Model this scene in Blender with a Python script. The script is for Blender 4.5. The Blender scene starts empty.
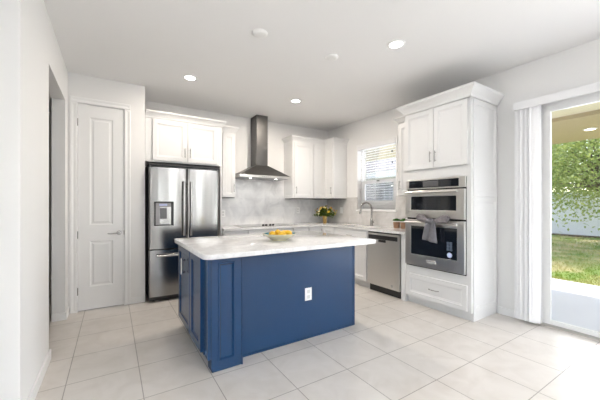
import bpy, bmesh, math, random
from mathutils import Vector, Matrix
PI = math.pi
random.seed(7)
S = bpy.context.scene
COL = S.collection

# ------------------------------------------------------------------ camera
cam_d = bpy.data.cameras.new('camera'); cam = bpy.data.objects.new('camera', cam_d); COL.objects.link(cam)
cam.location = (0, 0, 1.285)
cam.rotation_euler = (PI/2, 0, -math.radians(32.35))
cam_d.sensor_width = 36; cam_d.lens = 36*296/600; cam_d.shift_y = 4.5/600
cam_d.clip_start = 0.02; cam_d.clip_end = 300
S.camera = cam
# ------------------------------------------------------------------ view, sky, sun, daylight
S.view_settings.view_transform = 'Standard'; S.view_settings.look = 'None'
S.view_settings.gamma = 1; S.view_settings.use_curve_mapping = False
S.view_settings.exposure = 0.34
W = bpy.data.worlds.new('world'); S.world = W; W.use_nodes = True
wn = W.node_tree.nodes; wl = W.node_tree.links; wn.clear()
wo = wn.new('ShaderNodeOutputWorld'); wb = wn.new('ShaderNodeBackground'); sk = wn.new('ShaderNodeTexSky')
sk.sky_type = 'NISHITA'; sk.sun_disc = False; sk.sun_elevation = math.radians(50); sk.sun_rotation = math.radians(100)
sk.air_density = 1.0; sk.dust_density = 1.2
hs = wn.new('ShaderNodeHueSaturation'); hs.inputs['Saturation'].default_value = .75
wl.new(sk.outputs[0], hs.inputs['Color']); wl.new(hs.outputs[0], wb.inputs[0]); wb.inputs[1].default_value = 0.55
wl.new(wb.outputs[0], wo.inputs[0])
sd = bpy.data.lights.new('sun', 'SUN'); sun = bpy.data.objects.new('sun', sd); COL.objects.link(sun)
sd.energy = 4.8; sd.angle = math.radians(0.6); sd.color = (1, 0.95, 0.86)
sun.rotation_euler = Vector((-1.0, 0.25, -1.12)).to_track_quat('-Z', 'Y').to_euler()

def area(name, loc, direction, sx, sy, power, color=(1, 1, 1), spread=180):
    d = bpy.data.lights.new(name, 'AREA'); o = bpy.data.objects.new(name, d); COL.objects.link(o)
    d.shape = 'RECTANGLE'; d.size = sx; d.size_y = sy; d.energy = power; d.color = color
    d.spread = math.radians(spread)
    o.location = loc; o.rotation_euler = Vector(direction).to_track_quat('-Z', 'Y').to_euler()
    return o
# daylight coming in through the openings of the room
DAY = (0.93, 0.97, 1.04)
REAR = ((-2.9, -2.5), (.45, 1.05), (2.0, 2.9))          # windows in the wall behind the viewer
for k, (x0, x1) in enumerate(REAR):
    area('daylight_rear', ((x0+x1)/2, -4.42, 1.35), (0, 1, .15), x1-x0-.06, 2.1, 14*(x1-x0), DAY)
area('daylight_left', (-4.2, -0.8, 1.45), (1, 0, .3), 2.6, 1.9, 16, DAY)
area('daylight_sliding_door', (3.94, 0.02, 1.2), (-1, 0, .1), 2.2, 2.3, 36, DAY)
area('daylight_window', (3.96, 3.64, 1.75), (-1, 0, 0), 0.8, 1.1, 5, DAY)

# ------------------------------------------------------------------ materials
def new_mat(name):
    m = bpy.data.materials.new(name); m.use_nodes = True
    return m, m.node_tree.nodes, m.node_tree.links, m.node_tree.nodes['Principled BSDF']
def mat(name, col, rough=0.5, metal=0.0, noise=0.0, nscale=8.0, bump=0.0, bscale=60.0, coat=0.0, spec=0.5, stretch=(1, 1, 1)):
    m, n, l, b = new_mat(name)
    b.inputs['Base Color'].default_value = (*col, 1)
    b.inputs['Roughness'].default_value = rough; b.inputs['Metallic'].default_value = metal
    b.inputs['Coat Weight'].default_value = coat; b.inputs['Specular IOR Level'].default_value = spec
    tc = n.new('ShaderNodeTexCoord'); mp = n.new('ShaderNodeMapping'); l.new(tc.outputs['Object'], mp.inputs[0])
    mp.inputs['Scale'].default_value = stretch
    if noise > 0:
        t = n.new('ShaderNodeTexNoise'); t.inputs['Scale'].default_value = nscale; t.inputs['Detail'].default_value = 4
        l.new(mp.outputs[0], t.inputs['Vector'])
        r = n.new('ShaderNodeMixRGB'); r.inputs[1].default_value = (*[c*(1-noise) for c in col], 1)
        r.inputs[2].default_value = (*[min(1, c*(1+noise)) for c in col], 1)
        l.new(t.outputs[0], r.inputs[0]); l.new(r.outputs[0], b.inputs['Base Color'])
    if bump > 0:
        t = n.new('ShaderNodeTexNoise'); t.inputs['Scale'].default_value = bscale; t.inputs['Detail'].default_value = 3
        l.new(mp.outputs[0], t.inputs['Vector'])
        bp = n.new('ShaderNodeBump'); bp.inputs['Strength'].default_value = bump; bp.inputs['Distance'].default_value = 0.01
        l.new(t.outputs[0], bp.inputs['Height']); l.new(bp.outputs[0], b.inputs['Normal'])
    return m
def steel(name, col, rough=0.24, aniso=0.0, streak=(60, 60, 0.6)):
    m, n, l, b = new_mat(name)
    b.inputs['Metallic'].default_value = 1; b.inputs['Roughness'].default_value = rough
    tc = n.new('ShaderNodeTexCoord'); mp = n.new('ShaderNodeMapping'); l.new(tc.outputs['Object'], mp.inputs[0])
    mp.inputs['Scale'].default_value = streak
    t = n.new('ShaderNodeTexNoise'); t.inputs['Scale'].default_value = 4; t.inputs['Detail'].default_value = 5
    l.new(mp.outputs[0], t.inputs['Vector'])
    r = n.new('ShaderNodeMixRGB'); r.inputs[1].default_value = (*[c*.975 for c in col], 1); r.inputs[2].default_value = (*[c*1.02 for c in col], 1)
    l.new(t.outputs[0], r.inputs[0]); l.new(r.outputs[0], b.inputs['Base Color'])
    rr = n.new('ShaderNodeMapRange'); rr.inputs[3].default_value = rough*.95; rr.inputs[4].default_value = rough*1.05
    l.new(t.outputs[0], rr.inputs[0]); l.new(rr.outputs[0], b.inputs['Roughness'])
    return m
def quartz(name, base, vein, scale, rough=0.12, amount=0.55):
    m, n, l, b = new_mat(name); b.inputs['Roughness'].default_value = rough
    tc = n.new('ShaderNodeTexCoord')
    w = n.new('ShaderNodeTexNoise'); w.inputs['Scale'].default_value = scale; w.inputs['Detail'].default_value = 8; w.inputs['Roughness'].default_value = .65
    w.inputs['Distortion'].default_value = 1.6
    l.new(tc.outputs['Object'], w.inputs['Vector'])
    cr = n.new('ShaderNodeValToRGB'); e = cr.color_ramp.elements
    e[0].position = .40; e[0].color = (0, 0, 0, 1); e[1].position = .50; e[1].color = (1, 1, 1, 1)
    x = e.new(.60); x.color = (0, 0, 0, 1)
    l.new(w.outputs[0], cr.inputs[0])
    f = n.new('ShaderNodeTexNoise'); f.inputs['Scale'].default_value = scale*14; f.inputs['Detail'].default_value = 6
    l.new(tc.outputs['Object'], f.inputs['Vector'])
    mu = n.new('ShaderNodeMath'); mu.operation = 'MULTIPLY'; l.new(cr.outputs[0], mu.inputs[0]); l.new(f.outputs[0], mu.inputs[1])
    m2 = n.new('ShaderNodeMath'); m2.operation = 'MULTIPLY'; m2.inputs[1].default_value = amount; l.new(mu.outputs[0], m2.inputs[0])
    mx = n.new('ShaderNodeMixRGB'); mx.inputs[1].default_value = (*base, 1); mx.inputs[2].default_value = (*vein, 1)
    l.new(m2.outputs[0], mx.inputs[0]); l.new(mx.outputs[0], b.inputs['Base Color'])
    return m
def tile_mat(name, bw, bh, mortar, c1, c2, cm, rough, offset=0.0, origin=(0, 0, 0), axes='xy', vein=None, bump=.4):
    m, n, l, b = new_mat(name); b.inputs['Roughness'].default_value = rough
    tc = n.new('ShaderNodeTexCoord')
    sp = n.new('ShaderNodeSeparateXYZ'); l.new(tc.outputs['Object'], sp.inputs[0])
    cb = n.new('ShaderNodeCombineXYZ')
    l.new(sp.outputs['XYZ'.index(axes[0].upper())], cb.inputs[0]); l.new(sp.outputs['XYZ'.index(axes[1].upper())], cb.inputs[1])
    mp = n.new('ShaderNodeMapping'); mp.inputs['Location'].default_value = origin; l.new(cb.outputs[0], mp.inputs[0])
    br = n.new('ShaderNodeTexBrick'); br.offset = offset; br.squash = 1
    br.inputs['Scale'].default_value = 1; br.inputs['Brick Width'].default_value = bw; br.inputs['Row Height'].default_value = bh
    br.inputs['Mortar Size'].default_value = mortar; br.inputs['Mortar Smooth'].default_value = .1
    br.inputs['Color1'].default_value = (*c1, 1); br.inputs['Color2'].default_value = (*c2, 1); br.inputs['Mortar'].default_value = (*cm, 1)
    l.new(mp.outputs[0], br.inputs['Vector'])
    no = n.new('ShaderNodeTexNoise'); no.inputs['Scale'].default_value = 5; no.inputs['Detail'].default_value = 7; no.inputs['Distortion'].default_value = 1.0
    l.new(tc.outputs['Object'], no.inputs['Vector'])
    mx = n.new('ShaderNodeMixRGB'); mx.blend_type = 'MULTIPLY'; mx.inputs[0].default_value = 1
    cr = n.new('ShaderNodeValToRGB'); e = cr.color_ramp.elements
    v = vein or (.93, .92, .91)
    e[0].position = .3; e[0].color = (*v, 1); e[1].position = .62; e[1].color = (1, 1, 1, 1)
    l.new(no.outputs[0], cr.inputs[0]); l.new(br.outputs[0], mx.inputs[1]); l.new(cr.outputs[0], mx.inputs[2])
    l.new(mx.outputs[0], b.inputs['Base Color'])
    bp = n.new('ShaderNodeBump'); bp.inputs['Strength'].default_value = bump; bp.inputs['Distance'].default_value = .003; bp.invert = True
    l.new(br.outputs['Fac'], bp.inputs['Height']); l.new(bp.outputs[0], b.inputs['Normal'])
    return m
def glass_mat(name, tint=(1, 1, 1), refl=.08):
    m, n, l, b = new_mat(name); n.remove(b)
    o = n['Material Output']; t = n.new('ShaderNodeBsdfTransparent'); t.inputs[0].default_value = (*tint, 1)
    g = n.new('ShaderNodeBsdfGlossy'); g.inputs['Roughness'].default_value = .02
    f = n.new('ShaderNodeFresnel'); f.inputs[0].default_value = 1.45
    mu = n.new('ShaderNodeMath'); mu.operation = 'MULTIPLY'; mu.inputs[1].default_value = .6; l.new(f.outputs[0], mu.inputs[0])
    mx = n.new('ShaderNodeMixShader'); l.new(mu.outputs[0], mx.inputs[0]); l.new(t.outputs[0], mx.inputs[1]); l.new(g.outputs[0], mx.inputs[2])
    l.new(mx.outputs[0], o.inputs[0]); return m
def emit_mat(name, col, st):
    m, n, l, b = new_mat(name)
    b.inputs['Base Color'].default_value = (*col, 1); b.inputs['Emission Color'].default_value = (*col, 1); b.inputs['Emission Strength'].default_value = st
    return m
def leaf_mat(name, c1, c2, trans=.3, sc=9):
    m, n, l, b = new_mat(name); b.inputs['Roughness'].default_value = .5
    tc = n.new('ShaderNodeTexCoord'); t = n.new('ShaderNodeTexNoise'); t.inputs['Scale'].default_value = sc; t.inputs['Detail'].default_value = 4
    l.new(tc.outputs['Object'], t.inputs['Vector'])
    r = n.new('ShaderNodeValToRGB'); r.color_ramp.elements[0].position = .35; r.color_ramp.elements[0].color = (*c1, 1)
    r.color_ramp.elements[1].position = .65; r.color_ramp.elements[1].color = (*c2, 1)
    l.new(t.outputs[0], r.inputs[0]); l.new(r.outputs[0], b.inputs['Base Color'])
    tr = n.new('ShaderNodeBsdfTranslucent'); l.new(r.outputs[0], tr.inputs[0])
    mx = n.new('ShaderNodeMixShader'); mx.inputs[0].default_value = trans
    l.new(b.outputs[0], mx.inputs[1]); l.new(tr.outputs[0], mx.inputs[2]); l.new(mx.outputs[0], n['Material Output'].inputs[0])
    return m

M = {}
M['wall'] = mat('wall_paint', (.83, .825, .815), .7, noise=.012, nscale=2, bump=.03, bscale=180)
M['ceil'] = mat('ceiling_paint', (.86, .855, .85), .8, noise=.01, nscale=2, bump=.04, bscale=120)
M['trim'] = mat('trim_white', (.86, .86, .855), .35, noise=.01)
M['cab'] = mat('cabinet_white', (.73, .73, .727), .32, noise=.01)
M['under_shade'] = mat('underside_shade', (.03, .03, .03), .8, noise=.05)  # near-black colour standing in for the shade under the wall cabinets
M['blue'] = mat('island_blue', (.0075, .038, .106), .24, noise=.04, nscale=3, coat=.0, spec=.38)
M['steel'] = steel('stainless', (.32, .317, .312), .18)
M['steel_h'] = steel('stainless_brushed', (.66, .65, .63), .34, streak=(2, 2, 120))
M['steel_dark'] = steel('stainless_hood', (.135, .133, .129), .36)
M['handle_steel'] = steel('handle_steel', (.55, .545, .54), .2)
M['chrome'] = steel('satin_nickel', (.40, .395, .385), .22)
M['nickel_dark'] = steel('dark_nickel', (.34, .33, .32), .25)
M['black'] = mat('black_plastic', (.012, .012, .013), .35, noise=.1)
M['blackglass'] = mat('black_glass', (.008, .010, .014), .06, noise=.05, coat=.3)
M['darkgrey'] = mat('dark_grey_plastic', (.10, .10, .105), .35, noise=.05)
M['midgrey'] = mat('grey_plastic', (.33, .33, .34), .4, noise=.05)
M['quartz'] = quartz('white_quartz', (.77, .765, .76), (.38, .37, .36), 5.5, .07, .5)
M['floor'] = tile_mat('floor_tile', .457, .457, .0032, (.65, .615, .575), (.68, .645, .605), (.33, .305, .275), .28, 0, (-.176, -2.2105, 0), 'xy', (.90, .89, .875), .35)
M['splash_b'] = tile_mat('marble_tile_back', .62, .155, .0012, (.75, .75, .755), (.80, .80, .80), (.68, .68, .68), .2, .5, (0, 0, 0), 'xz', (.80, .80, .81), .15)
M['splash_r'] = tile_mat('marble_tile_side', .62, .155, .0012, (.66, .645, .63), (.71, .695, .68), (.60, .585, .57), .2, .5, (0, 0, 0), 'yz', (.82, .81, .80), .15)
M['glass'] = glass_mat('window_glass', (.985, .985, .985))
M['screen'] = glass_mat('insect_mesh', (.62, .63, .65))
M['plate'] = mat('white_plastic', (.84, .84, .83), .3, noise=.01)
M['outlet_face'] = mat('outlet_face', (.62, .62, .61), .35, noise=.02)
M['lampon'] = emit_mat('lamp_diffuser', (1, .97, .92), 9)
M['blind'] = mat('blind_vinyl', (.85, .85, .86), .45, noise=.01)
M['lemon'] = mat('lemon_skin', (.82, .47, .02), .4, noise=.12, nscale=14, bump=.15, bscale=90)
M['cream'] = mat('cream_glaze', (.74, .70, .50), .2, noise=.1, nscale=10, coat=.4)
M['teal'] = mat('teal_glaze', (.03, .17, .20), .2, noise=.55, nscale=9, coat=.4)
M['towel'] = mat('grey_towel', (.19, .185, .205), .95, noise=.25, nscale=30, bump=.8, bscale=220)
M['towelband'] = mat('towel_band', (.20, .18, .19), .95, noise=.6, nscale=22, bump=.8, bscale=220)
M['pot'] = mat('brown_pot', (.34, .20, .12), .7, noise=.2, nscale=14, bump=.2)
M['soil'] = mat('soil', (.05, .035, .025), .95, noise=.3, nscale=60)
M['succ'] = leaf_mat('succulent_green', (.035, .14, .02), (.12, .30, .06))
M['stem'] = mat('stem_green', (.10, .20, .04), .6, noise=.2)
M['fleaf'] = leaf_mat('bouquet_leaf', (.05, .10, .012), (.22, .30, .04))
M['fyel'] = mat('yellow_petal', (.80, .56, .04), .55, noise=.2, nscale=30)
M['fcream'] = mat('cream_petal', (.80, .74, .45), .55, noise=.15, nscale=30)
M['forange'] = mat('orange_petal', (.62, .26, .03), .55, noise=.2, nscale=30)
M['vase'] = mat('amber_vase', (.52, .33, .10), .15, noise=.3, nscale=12, coat=.5)
M['sticker'] = mat('pale_label', (.50, .55, .78), .4, noise=.15, nscale=90)
M['sticker_d'] = mat('slate_label', (.10, .13, .19), .4, noise=.2, nscale=120)
M['ink'] = mat('badge_ink', (.12, .12, .13), .4, noise=.05)
M['badge'] = mat('badge_silver', (.78, .78, .77), .25, .4, noise=.03)
# outdoors
M['slab'] = mat('patio_concrete', (.66, .67, .73), .8, noise=.06, nscale=2, bump=.1)
M['stucco'] = mat('stucco_cream', (.62, .58, .48), .85, noise=.04, nscale=4, bump=.25, bscale=50)
M['soffit'] = mat('patio_ceiling_tan', (.50, .41, .26), .8, noise=.03, nscale=5)
M['soffit_l'] = mat('patio_ceiling_cream', (.78, .71, .54), .8, noise=.03, nscale=5)  # lighter tone for the inner part of the patio ceiling
M['fence'] = mat('vinyl_fence', (.88, .87, .93), .5, noise=.03, nscale=3)
M['bark'] = mat('bark', (.13, .09, .06), .9, noise=.3, nscale=12, bump=.8, bscale=30)
M['leafA'] = leaf_mat('oak_leaf', (.16, .27, .07), (.50, .60, .24), .45)
M['leafB'] = leaf_mat('yellow_green_leaf', (.17, .25, .05), (.50, .54, .17), .4)
M['grass'] = leaf_mat('lawn_grass', (.20, .31, .03), (.60, .50, .24), .25, 1.3)
M['housewall'] = mat('house_wall_grey', (.74, .75, .76), .8, noise=.05, nscale=3)
M['roof'] = mat('roof_shingle', (.35, .33, .31), .9, noise=.2, nscale=12)
M['mulch'] = mat('mulch', (.12, .08, .05), .95, noise=.4, nscale=14, bump=.6, bscale=40)

# ------------------------------------------------------------------ mesh helpers
class MB:
    def __init__(s): s.bm = bmesh.new()
    def box(s, x0, x1, y0, y1, z0, z1, bev=0.0, seg=2):
        vs = [s.bm.verts.new((x, y, z)) for x in (x0, x1) for y in (y0, y1) for z in (z0, z1)]
        fs = [(0, 1, 3, 2), (4, 6, 7, 5), (0, 4, 5, 1), (2, 3, 7, 6), (0, 2, 6, 4), (1, 5, 7, 3)]
        fs = [s.bm.faces.new([vs[i] for i in f]) for f in fs]
        if bev > 0:
            es = list({e for f in fs for e in f.edges})
            bmesh.ops.bevel(s.bm, geom=es, offset=bev, segments=seg, affect='EDGES', profile=.5)
        return s
    def poly(s, pts, z0, z1, bev=0.0):
        b = [s.bm.verts.new((x, y, z0)) for x, y in pts]; t = [s.bm.verts.new((x, y, z1)) for x, y in pts]
        n = len(pts); fs = [s.bm.faces.new(t), s.bm.faces.new(b[::-1])]
        side = [s.bm.faces.new([b[i], b[(i+1) % n], t[(i+1) % n], t[i]]) for i in range(n)]
        if bev > 0:
            bmesh.ops.bevel(s.bm, geom=list(fs[0].edges)+list(fs[1].edges), offset=bev, segments=3, affect='EDGES', profile=.5)
        return s
    def rings(s, x0, x1, z0, z1, prof, y=0.0):
        """raised or sunk panel: prof = [(inset, depth towards -y)...], first ring is the back"""
        prev = None
        for i, (ins, d) in enumerate(prof):
            r = [s.bm.verts.new(p) for p in ((x0+ins, y-d, z0+ins), (x1-ins, y-d, z0+ins), (x1-ins, y-d, z1-ins), (x0+ins, y-d, z1-ins))]
            if prev is None: s.bm.faces.new(r[::-1])
            else:
                for k in range(4): s.bm.faces.new([prev[k], prev[(k+1) % 4], r[(k+1) % 4], r[k]])
            prev = r
        s.bm.faces.new(prev); return s
    def shaker(s, x0, x1, z0, z1, y=0.0, t=.02, rw=.055, dep=.009):
        rw = min(rw, (x1-x0)*.28, (z1-z0)*.28)
        return s.rings(x0, x1, z0, z1, [(0, 0), (0, t-.002), (.002, t), (rw, t), (rw+.003, t-dep*.75), (rw+.014, t-dep*.85), (rw+.018, max(.002, t-dep*1.2))], y)
    def tube(s, pts, r, n=10, cap=True):
        pts = [Vector(p) for p in pts]; rr = r if isinstance(r, (list, tuple)) else [r]*len(pts)
        prev = None; up = None
        for i, p in enumerate(pts):
            t = (pts[min(i+1, len(pts)-1)]-pts[max(i-1, 0)]).normalized()
            if up is None:
                up = Vector((0, 0, 1)) if abs(t.z) < .9 else Vector((1, 0, 0))
            a = (up - t*up.dot(t)).normalized(); b = t.cross(a); up = a
            ring = [s.bm.verts.new(p+(a*math.cos(2*PI*k/n)+b*math.sin(2*PI*k/n))*rr[i]) for k in range(n)]
            if prev:
                for k in range(n): s.bm.faces.new([prev[k], prev[(k+1) % n], ring[(k+1) % n], ring[k]])
            elif cap: s.bm.faces.new(ring[::-1])
            prev = ring
        if cap: s.bm.faces.new(prev)
        return s
    def lathe(s, prof, c=(0, 0, 0), n=32, axis='z', flip=False):
        prev = None
        def P(r, z, k):
            a = 2*PI*k/n
            v = (r*math.cos(a), r*math.sin(a), z)
            if axis == 'y': v = (v[0], -v[2], v[1])
            if axis == 'x': v = (-v[2], v[0], v[1])
            return (v[0]+c[0], v[1]+c[1], v[2]+c[2])
        for r, z in prof:
            if r < 1e-6: ring = [s.bm.verts.new(P(0, z, 0))]
            else: ring = [s.bm.verts.new(P(r, z, k)) for k in range(n)]
            if prev:
                for k in range(n):
                    a = prev[k % len(prev)]; b = prev[(k+1) % len(prev)]; cc = ring[(k+1) % len(ring)]; d = ring[k % len(ring)]
                    vs = []
                    for v in (a, b, cc, d):
                        if v not in vs: vs.append(v)
                    if len(vs) > 2: s.bm.faces.new(vs)
            prev = ring
        return s
    def sweep(s, path, prof, side=1):
        """moulding: plan path [(x,y)...] with a profile [(out, z)...], mitred"""
        P = [Vector(p) for p in path]; rings = []
        for i, p in enumerate(P):
            ds = []
            if i > 0: ds.append((P[i]-P[i-1]).normalized())
            if i < len(P)-1: ds.append((P[i+1]-P[i]).normalized())
            ns = [Vector((d.y, -d.x))*side for d in ds]
            nn = sum(ns, Vector((0, 0)));
            if len(ns) == 2: nn = nn/(1+ns[0].dot(ns[1]))
            rings.append([s.bm.verts.new((p.x+nn.x*o, p.y+nn.y*o, z)) for o, z in prof])
        m = len(prof)
        for a, b in zip(rings, rings[1:]):
            for k in range(m): s.bm.faces.new([a[k], b[k], b[(k+1) % m], a[(k+1) % m]])
        s.bm.faces.new(rings[0]); s.bm.faces.new(rings[-1][::-1]); return s
    def leaf(s, p, d, up, L, w, bend=.2):
        d = Vector(d).normalized(); sd_ = d.cross(Vector(up))
        sd_ = sd_.normalized() if sd_.length > 1e-4 else Vector((1, 0, 0)); nn = sd_.cross(d)
        p = Vector(p)
        a = s.bm.verts.new(p); t = s.bm.verts.new(p+d*L-nn*L*bend)
        b = s.bm.verts.new(p+d*L*.45+sd_*w); c = s.bm.verts.new(p+d*L*.45-sd_*w)
        s.bm.faces.new([a, b, t, c]); return s
    def ball(s, c, r, sc=(1, 1, 1), sub=2, rot=None):
        g = bmesh.ops.create_icosphere(s.bm, subdivisions=sub, radius=1)
        m = Matrix.Translation(c) @ (rot.to_4x4() if rot else Matrix.Identity(4)) @ Matrix.Diagonal((r*sc[0], r*sc[1], r*sc[2], 1))
        bmesh.ops.transform(s.bm, matrix=m, verts=g['verts']); return s
    def build(s, name, m, parent=None, smooth=False, loc=None, auto=True):
        bmesh.ops.recalc_face_normals(s.bm, faces=s.bm.faces)
        me = bpy.data.meshes.new(name); s.bm.to_mesh(me); s.bm.free()
        o = bpy.data.objects.new(name, me); COL.objects.link(o)
        me.materials.append(M[m] if isinstance(m, str) else m)
        if smooth:
            me.shade_smooth()
            if auto: me.set_sharp_from_angle(angle=math.radians(38))
        if parent: o.parent = parent
        if loc: o.location = loc
        return o
def tag(o, label=None, cat=None, group=None, kind=None):
    if label: o['label'] = label
    if cat: o['category'] = cat
    if group: o['group'] = group
    if kind: o['kind'] = kind
    return o
def thing(name, label, cat, loc=(0, 0, 0), rz=0, group=None, kind=None):
    o = bpy.data.objects.new(name, None); COL.objects.link(o); o.empty_display_size = .1
    o.location = loc; o.rotation_euler = (0, 0, rz); return tag(o, label, cat, group, kind)
def struct(o, label, cat): return tag(o, label, cat, None, 'structure')
def text_mesh(body, size, parent, name, m, loc, rot, ext=.0006):
    c = bpy.data.curves.new(name, 'FONT'); c.body = body; c.size = size; c.align_x = 'CENTER'; c.align_y = 'CENTER'; c.extrude = ext
    t = bpy.data.objects.new(name+'_tmp', c); COL.objects.link(t)
    dg = bpy.context.evaluated_depsgraph_get(); me = bpy.data.meshes.new_from_object(t.evaluated_get(dg))
    bpy.data.objects.remove(t); o = bpy.data.objects.new(name, me); COL.objects.link(o)
    me.materials.clear(); me.materials.append(M[m]); o.parent = parent; o.location = loc; o.rotation_euler = rot
    return o
def pull(parent, x, z, y, L=.13, vert=True, m='chrome', r=.0055, out=.03):
    """bar pull standing off a front at y (front looks to -y)"""
    b = MB(); h = L/2
    if vert:
        b.tube([(x, y-out, z-h), (x, y-out, z+h)], r); e = [(x, z-h*.75), (x, z+h*.75)]
    else:
        pts = [(x-h*math.cos(a), y-out*(.35+.65*math.sin(a)), z) for a in [PI*k/10 for k in range(11)]]
        b.tube(pts, r); e = [(x-h*.95, z), (x+h*.95, z)]
    for px, pz in e: b.tube([(px, y+.001, pz), (px, y-out*(1 if vert else .45), pz)], r*.8, 8)
    return b.build('handle', m, parent, True)

# ------------------------------------------------------------------ the room
CZ = 2.845; BY = 5.0; RX = 3.86; LX = -.445; PY = 4.40
RW = -RX
MB().box(-4.3, 4.0, -4.5, 6.6, -.12, 0).build('floor', 'floor')
struct(bpy.data.objects['floor'], 'square beige porcelain tile floor with thin grout lines', 'floor')
o = MB().box(-4.3, 4.0, -4.5, 6.6, CZ, CZ+.12).build('ceiling', 'ceil'); struct(o, 'smooth flat off-white ceiling', 'ceiling')
o = MB().box(.365, 4.0, BY, BY+.13, 0, CZ).build('wall_back', 'wall'); struct(o, 'pale greige wall behind the hood and cabinets', 'wall')
# right wall with window and sliding door openings
WY0, WY1, WZ0, WZ1 = 3.20, 4.08, 1.185, 2.36
DY0, DY1, DZ = -1.25, 1.335, 2.345
b = MB()
b.box(RX, RX+.14, WY1, BY+.13, 0, CZ); b.box(RX, RX+.14, WY0, WY1, 0, WZ0); b.box(RX, RX+.14, WY0, WY1, WZ1, CZ)
b.box(RX, RX+.14, DY1, WY0, 0, CZ); b.box(RX, RX+.14, DY0, DY1, DZ, CZ); b.box(RX, RX+.14, -4.5, DY0, 0, CZ)
o = b.build('wall_right', 'wall'); struct(o, 'pale wall on the right with the kitchen window and sliding door', 'wall')
# left pier, header, stub
b = MB(); OY0, OY1, OZ = 3.18, 4.19, 2.45
b.box(LX-.118, LX, 2.28, OY0, 0, CZ); b.box(LX-.118, LX, OY0, OY1, OZ, CZ); b.box(LX-.118, LX, OY1, PY+.12, 0, CZ)
o = b.build('wall_left', 'wall'); struct(o, 'white wall at left with a cased-free opening to the hall', 'wall')
# pantry wall with its door opening and return beside the fridge
DX0, DX1, DTZ = -.352, .124, 2.495
b = MB(); b.box(LX, DX0-.005, PY, PY+.12, 0, CZ); b.box(DX1+.005, .363, PY, PY+.12, 0, CZ); b.box(DX0-.005, DX1+.005, PY, PY+.12, DTZ+.005, CZ)
b.box(.263, .363, PY+.12, BY+.13, 0, CZ)
o = b.build('wall_pantry', 'wall'); struct(o, 'white wall around the narrow pantry door', 'wall')
# pantry interior and hall (dim spaces behind the openings)
b = MB(); b.box(LX-.118, .263, 5.9, 6.0, 0, CZ); b.box(-2.6, -2.5, 1.9, 6.6, 0, CZ); b.box(-2.5, LX-.118, 6.5, 6.6, 0, CZ); b.box(-2.5, LX-.118, 2.05, 2.17, 0, CZ)
b.box(LX-.118, LX-.0, PY+.12, 6.6, 0, CZ)
o = b.build('wall_hall', 'wall'); struct(o, 'wall of the dim hall beyond the left opening', 'wall')
# rear wall (behind the camera) and far left wall with windows
b = MB(); b.box(-4.3, -2.9, -4.6, -4.5, 0, CZ); b.box(-2.5, .45, -4.6, -4.5, 0, CZ); b.box(1.05, 2.0, -4.6, -4.5, 0, CZ); b.box(2.9, 4.0, -4.6, -4.5, 0, CZ)
for x0, x1 in REAR: b.box(x0, x1, -4.6, -4.5, 0, .3); b.box(x0, x1, -4.6, -4.5, 2.4, CZ)
o = b.build('wall_rear', 'wall'); struct(o, 'wall behind the viewer with wide windows', 'wall')
b = MB(); b.box(-4.4, -4.3, -4.6, -2.1, 0, CZ); b.box(-4.4, -4.3, .5, 2.2, 0, CZ); b.box(-4.4, -4.3, -2.1, .5, 0, .5); b.box(-4.4, -4.3, -2.1, .5, 2.4, CZ)
b.box(-4.3, LX-.118, 2.17, 2.28, 0, CZ)
o = b.build('wall_living', 'wall'); struct(o, 'living room wall on the far left', 'wall')
for i, (x0, x1) in enumerate(REAR):
    b = MB()
    for x in (x0, x1-.06): b.box(x, x+.06, -4.58, -4.52, .3, 2.4)
    for z in (.3, 1.3, 2.34): b.box(x0+.06, x1-.06, -4.575, -4.525, z, z+.06)
    o = b.build('window_%d' % (i+2), 'trim'); struct(o, 'white window frame behind the viewer', 'window')
# baseboards
def bb(name, segs, label):
    b = MB()
    for s_ in segs: b.box(*s_, 0, .085, .004)
    struct(b.build(name, 'trim'), label, 'baseboard')
T = .015
bb('baseboard_left', [(LX, LX+T, 2.28, OY0+T), (LX-.118, LX, OY0, OY0+T), (LX-.118, LX, OY1-T, OY1), (LX, LX+T, OY1-T, PY), (LX-.118, LX+T, 2.265, 2.28)], 'white baseboard along the left wall and opening')
bb('baseboard_pantry', [(DX1+.075, .363, PY-T, PY)], 'short white baseboard between pantry door and fridge')
bb('baseboard_right', [(RX-T, RX, 1.535, 1.70)], 'short white baseboard between oven cabinet and blinds')
# backsplash
b = MB(); b.box(1.42, RX-.012, BY-.012, BY, .92, 1.405); b.box(1.70, 2.79, BY-.012, BY, 1.405, 1.80)
struct(b.build('backsplash', 'splash_b'), 'pale grey marble tile backsplash behind the cooktop', 'backsplash')
b = MB(); b.box(RX-.012, RX, 2.57, WY0, .92, 1.42); b.box(RX-.012, RX, WY0, WY1, .92, WZ0-.02); b.box(RX-.012, RX, WY1, BY-.012, .92, 1.42)
struct(b.build('backsplash', 'splash_r'), 'beige marble tile backsplash around the sink window', 'backsplash')

# pantry door -------------------------------------------------------
dr = thing('door_1', 'tall narrow white two-panel pantry door with a nickel lever', 'door', (DX0, PY, 0), kind='structure')
w = DX1-DX0; b = MB(); y1 = .035; st = .118; zs = (.012, .285, .84, 1.035, 2.345, DTZ)
b.box(.002, st, .004, y1, .012, DTZ-.002); b.box(w-st, w-.002, .004, y1, .012, DTZ-.002)
for z0, z1 in ((zs[0], zs[1]), (zs[2], zs[3]), (zs[4], zs[5]-.002)): b.box(st, w-st, .004, y1, z0, z1)
for z0, z1 in ((zs[1], zs[2]), (zs[3], zs[4])):
    b.rings(st, w-st, z0, z1, [(0, 0), (0, .028), (.014, .021), (.026, .021), (.044, .026), (.05, .026)], .033)
    for k in (1, 2): 
        x = st+.05+(w-2*st-.1)*k/3; b.box(x-.0015, x+.0015, .0060, .0085, z0+.05, z1-.05)
b.build('door_slab', 'trim', dr)
b = MB(); cw = .068
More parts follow.
